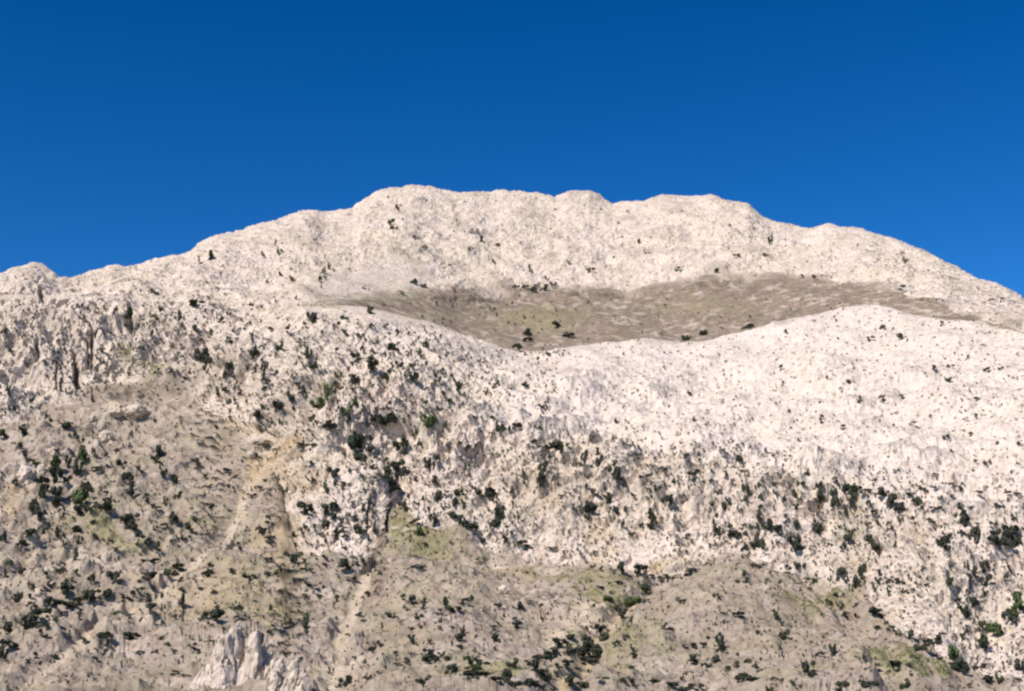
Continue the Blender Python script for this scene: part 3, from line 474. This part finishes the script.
ORD = 'first second third fourth fifth sixth seventh eighth ninth tenth eleventh twelfth thirteenth fourteenth fifteenth sixteenth'.split()
ZONES = [  # (phrase, test on survey position)
    ('on the summit face above the grey basin', lambda x, y: y < 303 and x > 330),
    ('on the rock wall below the left crest', lambda x, y: x < 200 and y < 408),
    ('on the pocked cliff above the ochre gully', lambda x, y: 200 <= x < 330 and y < 436),
    ('on the cliff just below the basin rim', lambda x, y: 330 <= x < 470 and y < 372),
    ('on the central cliff under the rim', lambda x, y: 330 <= x < 520 and y < 418),
    ('on the pale buttress beside the green gully', lambda x, y: 290 <= x < 352 and y < 553),
    ('in the dark cleft behind the pale buttress', lambda x, y: 352 <= x < 392 and y < 553),
    ('on the cliff wall right of the green gully', lambda x, y: 392 <= x < 470 and y < 545),
    ('on the cream cliff wall', lambda x, y: 470 <= x < 560 and y < 550),
    ('beside the ochre stain on the cliff', lambda x, y: 560 <= x < 640 and y < 560),
    ('on the stepped cliff under the white slab', lambda x, y: 640 <= x < 720 and y < 562),
    ('on the fluted cliff', lambda x, y: 720 <= x < 800 and y < 560),
    ('along the black streaked cliff edge', lambda x, y: 800 <= x < 870 and y < 575),
    ('on the cliff edge under the smooth slab', lambda x, y: 870 <= x < 940 and y < 575),
    ('at the right end of the cliff edge', lambda x, y: x >= 940 and y < 575),
    ('on the bright cliff foot at the right edge', lambda x, y: x >= 935),
    ('on the slope under the streaked cliff', lambda x, y: x >= 800),
    ('on the grey shelf with the white block', lambda x, y: x < 62 and y < 555),
    ('on the knobbly grey slope', lambda x, y: 62 <= x < 112 and y < 555),
    ('on the grey slope below the pale boulders', lambda x, y: 112 <= x < 215 and y < 555),
    ('on the bare slope left of the buttress', lambda x, y: 215 <= x < 345 and y < 590),
    ('in the thicket above the long pale track', lambda x, y: x < 100 and y < 640),
    ('on the slope above the pale spiky outcrop', lambda x, y: 150 <= x < 300 and y < 630),
    ('beside the thin pale track', lambda x, y: x < 150),
    ('around the pale spiky outcrop', lambda x, y: 150 <= x < 330),
    ('on the rounded grey hill by the dirt track', lambda x, y: 330 <= x < 500 and y < 650),
    ('in the scrub belt at the hill foot', lambda x, y: 330 <= x < 500),
    ('in the thicket left of the ochre track', lambda x, y: 500 <= x < 562 and y > 650),
    ('on the hill below the small white scar', lambda x, y: 500 <= x < 550),
    ('in the tree-lined ravine under the cliff', lambda x, y: 550 <= x < 655 and y < 630),
    ('beside the ochre track in the ravine', lambda x, y: 550 <= x < 600),
    ('on the grey spur right of the ravine', lambda x, y: x >= 600),
]
def zone_of(x, y):
    for i, (ph, t) in enumerate(ZONES):
        if t(x, y): return i
    return len(ZONES)-1
big, rest = shrubs[:300], shrubs[300:]
groups = {}
for s in big: groups.setdefault(zone_of(s[0], s[1]), []).append(s)
made = []
for z in sorted(groups):
    L = sorted(groups[z], key=lambda s: s[1])
    ph = ZONES[z][0]; nb = max(1, math.ceil(len(L)/9)); nb = min(nb, 4)
    per = math.ceil(len(L)/nb)
    band = {1: [''], 2: ['upper ', 'lower '], 3: ['upper ', 'middle ', 'lower '], 4: ['top ', 'second ', 'third ', 'bottom ']}[nb]
    for bi in range(nb):
        row = sorted(L[bi*per:(bi+1)*per], key=lambda s: s[0])
        for i, s in enumerate(row):
            ar = s[3]/s[2]
            adj = ('broad' if ar < .62 else 'tall' if ar > 1.5 else 'rounded')+(' green' if s[4] else ' dark')
            tail = '' if len(L) == 1 else f", {ORD[i]} in {band[bi].strip()} row" if nb > 1 else f", {ORD[i]} from left"
            made.append((s, f"{adj} shrub {ph}{tail}"))
for i, (s, lab) in enumerate(made):
    px, py, bw, bh, g = s
    r = place(px, py, bw, bh)
    if r is None: continue
    p, w_, h_, k = r
    o = bpy.data.objects.new('shrub', SHR[i % 8][1 if g else 0]); col.objects.link(o)
    o.location = (p[0], p[1], p[2]-.16*h_); o.scale = (w_*1.4, w_*1.25, h_*1.6)
    o.rotation_euler = (0, 0, random.uniform(0, 6.28))
    tag(o, lab, 'shrub', 'shrubs growing on the mountain')  # the crevice stand-ins carry a shrub label too

def merged(name, items, n_leaf, mat, leaf=.15):
    protos = [leaf_clump(n_leaf, 4, leaf, 90+k) for k in range(10)]
    vs, fs, off = [], [], 0
    for (x, y, z, w_, h_) in items:
        v, f = protos[random.randrange(10)]
        a = random.uniform(0, 6.28); c, s = math.cos(a), math.sin(a)
        q_ = np.column_stack([(v[:,0]*c-v[:,1]*s)*w_+x, (v[:,0]*s+v[:,1]*c)*w_+y, v[:,2]*h_+z])
        vs.append(q_); fs.append(f+off); off += len(v)
    me = mesh_from(name, np.concatenate(vs), np.concatenate(fs), mat, False)
    o = link(name, me); tag(o, kind='stuff'); return o
dark, dry = [], []
for (px, py, bw, bh, g) in rest:
    r = place(px, py, bw, bh)
    if r is None: continue
    p, w_, h_, k = r
    it = (p[0], p[1], p[2]-.18*h_, w_*1.36, h_*1.6)
    (dark if (bw*bh > 13 or random.random() < .45) and py > 300 else dry if random.random() < .5 else dark).append(it)
# small scattered tufts: density follows the crags, few on the smooth slab
def density(px, py):
    if py < np.interp(px, u, Y)+6: return 0
    b_ = np.interp(px, u, B); t_ = np.interp(px, u, T); r_ = np.interp(px, u, R)
    if py > b_: return .75
    if py > t_: return .9
    if py > r_: return .38 if px > 480 else .7
    return .16 if px > 330 else .4
cnt = 0
while cnt < 9000:
    px, py = random.uniform(-8, 1032), random.uniform(185, 700)
    if random.random() > density(px, py): continue
    bw = random.choice([1.2,1.5,1.8,2.2,2.8]); bh = bw*random.uniform(.6,1.3)
    r = place(px, py, bw, bh); cnt += 1
    if r is None: continue
    p, w_, h_, k = r
    (dry if random.random() < .62 else dark).append((p[0], p[1], p[2]-.15*h_, w_, h_))

cracks = []
cnt = 0
while cnt < 5200:
    px, py = random.uniform(-8, 1032), random.uniform(300, 695)
    b_ = np.interp(px, u, B); t_ = np.interp(px, u, T)-25
    if px < 560: t_ = np.interp(px, u, R)+3
    if not (t_ < py < b_) and random.random() > (.10 if px > 560 and py < t_ else .25): continue
    if perlin(np.array([[px/28., py/40., 3.3]]), 71)[0] < random.uniform(-.35, .35): continue
    bw = random.uniform(1.2, 2.4); bh = bw*random.uniform(.8, 2.2)
    r = place(px, py, bw, bh); cnt += 1
    if r is None: continue
    p, w_, h_, k = r
    dark.append((p[0], p[1], p[2]-.15*h_, w_*1.15, h_*1.2))
tag(merged('scrub', dark, 44, M_SHRUB), 'small dark scrub dotted over the cliffs and slopes', 'scrub')
tag(merged('dry_scrub', dry, 26, M_DRY), 'small brown dry scrub dotted over the cliffs and slopes', 'scrub')
# grass tufts where the ground is green
gi = np.nonzero((green.ravel() > .45) & ok)[0]
gi = rng.choice(gi, min(len(gi), 5200), replace=False)
gv = []
for k in gi:
    p = v3[k]; s = rng.uniform(.5, 1.3)
    for j in range(3):
        a = rng.uniform(0, 6.28); c, s_ = math.cos(a)*s*.35, math.sin(a)*s*.35; l = rng.normal(size=2)*.25*s
        gv += [(p[0]-c, p[1]-s_, p[2]-.1), (p[0]+c, p[1]+s_, p[2]-.1), (p[0]+l[0], p[1]+l[1], p[2]+s)]
gv = np.array(gv)
tag(link('grass', mesh_from('grass', gv, np.arange(len(gv)).reshape(-1,3), M_GRASS, False)), 'short olive grass in the gullies and on ledges', 'grass', kind='stuff')

# ---------------------------------------------------------------- lone trees in the basin
def tube(pts, rad, n=7):
    vs, fs = [], []
    for i, (p, r) in enumerate(zip(pts, rad)):
        for k in range(n):
            a = 2*math.pi*k/n; vs.append((p[0]+r*math.cos(a), p[1]+r*math.sin(a), p[2]))
    for i in range(len(pts)-1):
        for k in range(n): fs.append((i*n+k, i*n+(k+1)%n, (i+1)*n+(k+1)%n, (i+1)*n+k))
    return np.array(vs), np.array(fs)
def tree(px, py, bw, bh, label, seed):
    r = stand(px, py+bh*.45)
    p, dist, k = r; m = dist/F; w_, h_ = bw*m, bh*m
    root = bpy.data.objects.new('tree', None); col.objects.link(root); root.location = tuple(p)
    tag(root, label, 'tree', 'lone trees in the grey basin')
    rs = np.random.default_rng(seed)
    vs, fs = tube([(0,0,-.5),(.1,0,h_*.25),(.2*rs.normal(),.1,h_*.5),(.3*rs.normal(),.2,h_*.8)], [.42,.33,.25,.1])
    off = len(vs); V_, F_ = [vs], [fs]
    for j in range(4):
        a = rs.uniform(0, 6.28); e = w_*.33
        v2, f2 = tube([(0,0,h_*.32),(math.cos(a)*e*.5, math.sin(a)*e*.5, h_*.5),(math.cos(a)*e, math.sin(a)*e, h_*.66)], [.2,.14,.06], 5)
        V_.append(v2); F_.append(f2+off); off += len(v2)
    link('trunk', mesh_from('trunk', np.concatenate(V_), np.concatenate(F_), M_BARK), root)
    v, f = leaf_clump(420, 8, .075, seed)
    v = v*np.array([w_*1.1, w_*1.0, h_*.95]); v[:,2] += h_*.16
    link('crown', mesh_from('crown', v, f, M_SHRUB, False), root)
for i, (a, lab) in enumerate([
    ((518,346.6,11,8), 'dark tree standing on the basin rim at its lowest dip'),
    ((526.5,331,9,9), 'largest dark tree on the grey basin floor'),
    ((525,338,6,5), 'small bush-like tree just below the largest basin tree'),
    ((531,338.5,6,5), 'small round tree right beside the two trees of the basin'),
    ((557,322.5,8,8), 'lone tree highest up on the grey basin floor'),
    ((568,334,11,7), 'wide dark tree just above the basin rim'),
    ((684,336.5,8,8), 'dark tree on the far basin rim, leftmost of three'),
    ((703,331,9,7), 'dark tree on the far basin rim, middle of three'),
    ((747.5,327,11,6), 'low wide tree on the far basin rim, rightmost')]):
    tree(*a, lab, 200+i)

# ---------------------------------------------------------------- outcrop and boulders
def ico(sub):
    import bmesh
    bm = bmesh.new(); bmesh.ops.create_icosphere(bm, subdivisions=sub, radius=1)
    v = np.array([x.co[:] for x in bm.verts]); f = np.array([[x.index for x in fc.verts] for fc in bm.faces]); bm.free()
    return v, f
ICO = {s: ico(s) for s in (4, 5, 6)}
def boulder(name, px, py, bw, bh, label, seed, sub=4, spiky=0.0, pal=0.0, cat='boulder', group=None, depth=.8):
    r = stand(px, py+bh*.40); p, dist, k = r; m = dist/F; w_, h_ = bw*m/2, bh*m/2
    v, f = ICO[sub]; v = v.copy()
    n1 = perlin(v*1.6+seed*7.3, seed); n2 = perlin(v*4.1+seed*3.1, seed+1); f1, f2 = worley(v*2.3+seed, seed+2)
    rad = 1+.35*n1+.16*n2+.5*(np.clip(f2-f1, 0, .5)-.25)
    v = v*rad[:,None]
    if cat == 'rock outcrop':
        v *= (1+.55*facets(v*np.array([2.6,2.6,1.1])+seed, seed)+.28*facets(v*np.array([6.5,6.5,3.0])+seed, seed+3))[:,None]
        g = np.clip(1-5*np.abs(perlin(v*np.array([3.2,3.2,.7])+seed, seed+6)), 0, 1)
        v[:,:2] *= (1-.22*g)[:,None]; v[:,2] += .25*facets(v*np.array([3.4,3.4,.4])+seed, seed+9)*np.clip(v[:,2]+.2, 0, 1)
        v += .05*facets(v*14+seed, seed+12)[:,None]*v
    v = v*np.array([w_, w_*depth, h_])
    v[:,2] += h_*.55
    me = mesh_from(name, v, f, M_ROCK)
    for a, val in (('soil', 0), ('grass', 0), ('ochre', 0), ('bleach', 0), ('wall', .5), ('pale', pal)): set_attr(me, a, np.full(len(v), val))
    o = link(name, me, loc=tuple(p)); o.rotation_euler = (0, 0, 0)
    tag(o, label, cat, group); return o
bg = 'pale boulders lying on the slopes'
def outcrop(px, py, w_px, spires, label, seed):
    """a knot of upright rock spires growing out of the slope"""
    p, dist, k = stand(px, py); m = dist/F; wd = w_px*m; dp = wd*.5
    nx, ny = 260, 150
    gx, gy = np.meshgrid(np.linspace(-.5,.5,nx)*wd*1.5, np.linspace(-.5,.5,ny)*dp*2.6)
    rs = np.random.default_rng(seed)
    nz = perlin(np.column_stack([gx.ravel()/5, gy.ravel()/5, np.full(gx.size, seed+.5)]), seed).reshape(gx.shape)
    nq = perlin(np.column_stack([gx.ravel()/2, gy.ravel()/2, np.full(gx.size, seed+.5)]), seed+1).reshape(gx.shape)
    ex = gx+1.6*nz+.5*nq; ey = gy+1.3*nq+1.2*nz
    z = np.full(gx.shape, -16.0)
    for sx, hh, rad in spires:
        for q_ in range(3):
            cx = sx*m+rs.normal()*1.6; cy = rs.uniform(-.35,.35)*dp; H_ = hh*m*(1 if q_ == 0 else rs.uniform(.5,.85)); R_ = rad*m*rs.uniform(.8,1.2)
            d = np.maximum(np.abs(ex-cx)*rs.uniform(.9,1.2)+.25*np.abs(ey-cy), np.hypot(ex-cx, ey-cy)*.9)/R_
            z = np.maximum(z, H_*np.clip(1.25-d**1.5, -1, 1)*(1-.12*d)-2)
    fx = facets(np.column_stack([gx.ravel()/2.6, gy.ravel()/2.6, z.ravel()/7]), seed+4).reshape(gx.shape)
    fy = facets(np.column_stack([gx.ravel()/1.4, gy.ravel()/1.4, z.ravel()/3.5]), seed+5).reshape(gx.shape)
    vv = np.column_stack([(gx+1.1*fx+.5*fy).ravel(), (gy+1.1*fy+.6*fx).ravel(), (z+1.6*fx+.9*fy).ravel()])
    ii_ = np.arange(nx*ny).reshape(ny, nx)
    me = mesh_from('rock_outcrop', vv, np.stack([ii_[:-1,:-1], ii_[:-1,1:], ii_[1:,1:], ii_[1:,:-1]], -1).reshape(-1,4), M_ROCK)
    for a, val in (('soil', 0), ('grass', 0), ('ochre', 0), ('bleach', .2), ('wall', .6), ('pale', 0)): set_attr(me, a, np.full(len(vv), val))
    tag(link('rock_outcrop', me, loc=tuple(p)), label, 'rock outcrop')
outcrop(240, 690, 84, [(-34,28,13),(-24,44,14),(-13,56,13),(-3,66,11),(6,60,12),(15,48,13),(25,42,13),(36,34,12)], 'pale spiky rock outcrop with dark pockets at the slope foot', 5)
outcrop(290, 700, 34, [(-10,30,10),(-1,40,10),(9,28,10)], 'smaller pale rock outcrop right beside the spiky one', 9)
boulder('boulder', 251, 453, 8, 8, 'small bright white boulder in the ochre gully', 11, 4, 0, 0, 'boulder', bg)
boulder('boulder', 259, 441, 16, 7, 'low pale boulder just above the bright white one', 12, 4, 0, .4, 'boulder', bg)
boulder('boulder', 277, 447, 12, 6, 'flat pale boulder at the head of the ochre gully', 13, 4, 0, .5, 'boulder', bg)
boulder('boulder', 135, 409, 22, 14, 'large rounded pale boulder on the grey shelf', 14, 4, 0, .5, 'boulder', bg)
boulder('boulder', 115, 412, 15, 10, 'rounded pale boulder left of the largest shelf boulder', 15, 4, 0, .5, 'boulder', bg)
boulder('boulder', 90, 419, 10, 7, 'smallest pale boulder at the left end of the shelf', 16, 4, 0, .5, 'boulder', bg)
boulder('boulder', 24, 473, 14, 17, 'tall white block on the dark scrubby slope', 17, 4, 0, 0, 'boulder', bg)
boulder('boulder', 40, 470, 9, 15, 'narrow white block right of the tall white block', 18, 4, 0, 0, 'boulder', bg)
boulder('boulder', 502, 588, 11, 10, 'white boulder at the end of the pale scar', 19, 4, 0, 0, 'boulder', bg)
boulder('boulder', 107, 435, 13, 14, 'upright pale boulder standing below the grey shelf', 20, 4, 0, .5, 'boulder', bg)

# ---------------------------------------------------------------- ground to the horizon
gm, nt, b_ = new_mat('dry_ground'); k = NB(nt)
Pp = k.n('ShaderNodeNewGeometry').outputs['Position']
cc = k.mix(k.ramp(k.noise(Pp, 1/25, 6, .6), .4, .6), (.30,.25,.18), (.24,.21,.13))
cc = k.mix(k.ramp(k.noise(Pp, 1/1.5, 5, .7), .5, .7, 0, .6), cc, (.42,.36,.29))
nt.links.new(cc, b_.inputs['Base Color'])
gs = 40000.0
xs = np.array([-gs, -4000, -1000, 0, 1000, 4000, gs]); gx, gy = np.meshgrid(xs, xs)
gvv = np.column_stack([gx.ravel(), gy.ravel(), np.full(gx.size, -1.7)])
gidx = np.arange(49).reshape(7,7)
gf = np.stack([gidx[:-1,:-1], gidx[:-1,1:], gidx[1:,1:], gidx[1:,:-1]], -1).reshape(-1,4)
tag(link('ground', mesh_from('ground', gvv, gf, gm)), kind='structure')

# ---------------------------------------------------------------- light, sky, camera
world = bpy.data.worlds.new('World'); scene.world = world; world.use_nodes = True
nt = world.node_tree; bg_ = nt.nodes['Background']; k = NB(nt)
sky = nt.nodes.new('ShaderNodeTexSky'); sky.sky_type = 'NISHITA'; sky.sun_disc = False
sky.sun_elevation = SUN_EL; sky.sun_rotation = SUN_AZ; sky.altitude = 900
sky.air_density = AIR; sky.dust_density = 0.0; sky.ozone_density = OZONE
hs = nt.nodes.new('ShaderNodeHueSaturation'); hs.inputs['Saturation'].default_value = SAT; hs.inputs['Hue'].default_value = HUE
hs.inputs['Value'].default_value = VAL
gmm = nt.nodes.new('ShaderNodeGamma'); gmm.inputs['Gamma'].default_value = GAM
nt.links.new(sky.outputs[0], gmm.inputs[0]); nt.links.new(gmm.outputs[0], hs.inputs['Color']); nt.links.new(hs.outputs[0], bg_.inputs['Color'])
bg_.inputs['Strength'].default_value = SKYS
ld = bpy.data.lights.new('sun', 'SUN'); ld.energy = SUNE; ld.angle = math.radians(.53); ld.color = (1, .94, .85)
lo = bpy.data.objects.new('sun', ld); col.objects.link(lo)
from mathutils import Vector
sd = Vector((math.sin(SUN_AZ)*math.cos(SUN_EL), math.cos(SUN_AZ)*math.cos(SUN_EL), math.sin(SUN_EL)))
lo.rotation_euler = (-sd).to_track_quat('-Z', 'Y').to_euler(); lo.location = sd*300
cd = bpy.data.cameras.new('camera'); cam = bpy.data.objects.new('camera', cd); col.objects.link(cam)
cd.lens = 50; cd.sensor_width = 36; cd.clip_start = .5; cd.clip_end = 90000
cam.location = (0, 0, 0); cam.rotation_euler = (math.radians(90)+PITCH, 0, 0); scene.camera = cam
vs_ = scene.view_settings; vs_.view_transform = 'Standard'; vs_.look = 'None'; vs_.exposure = EXPO; vs_.gamma = 1
scene.cycles.filter_width = 2.4
scene.cycles.max_bounces = 4; scene.cycles.diffuse_bounces = 2
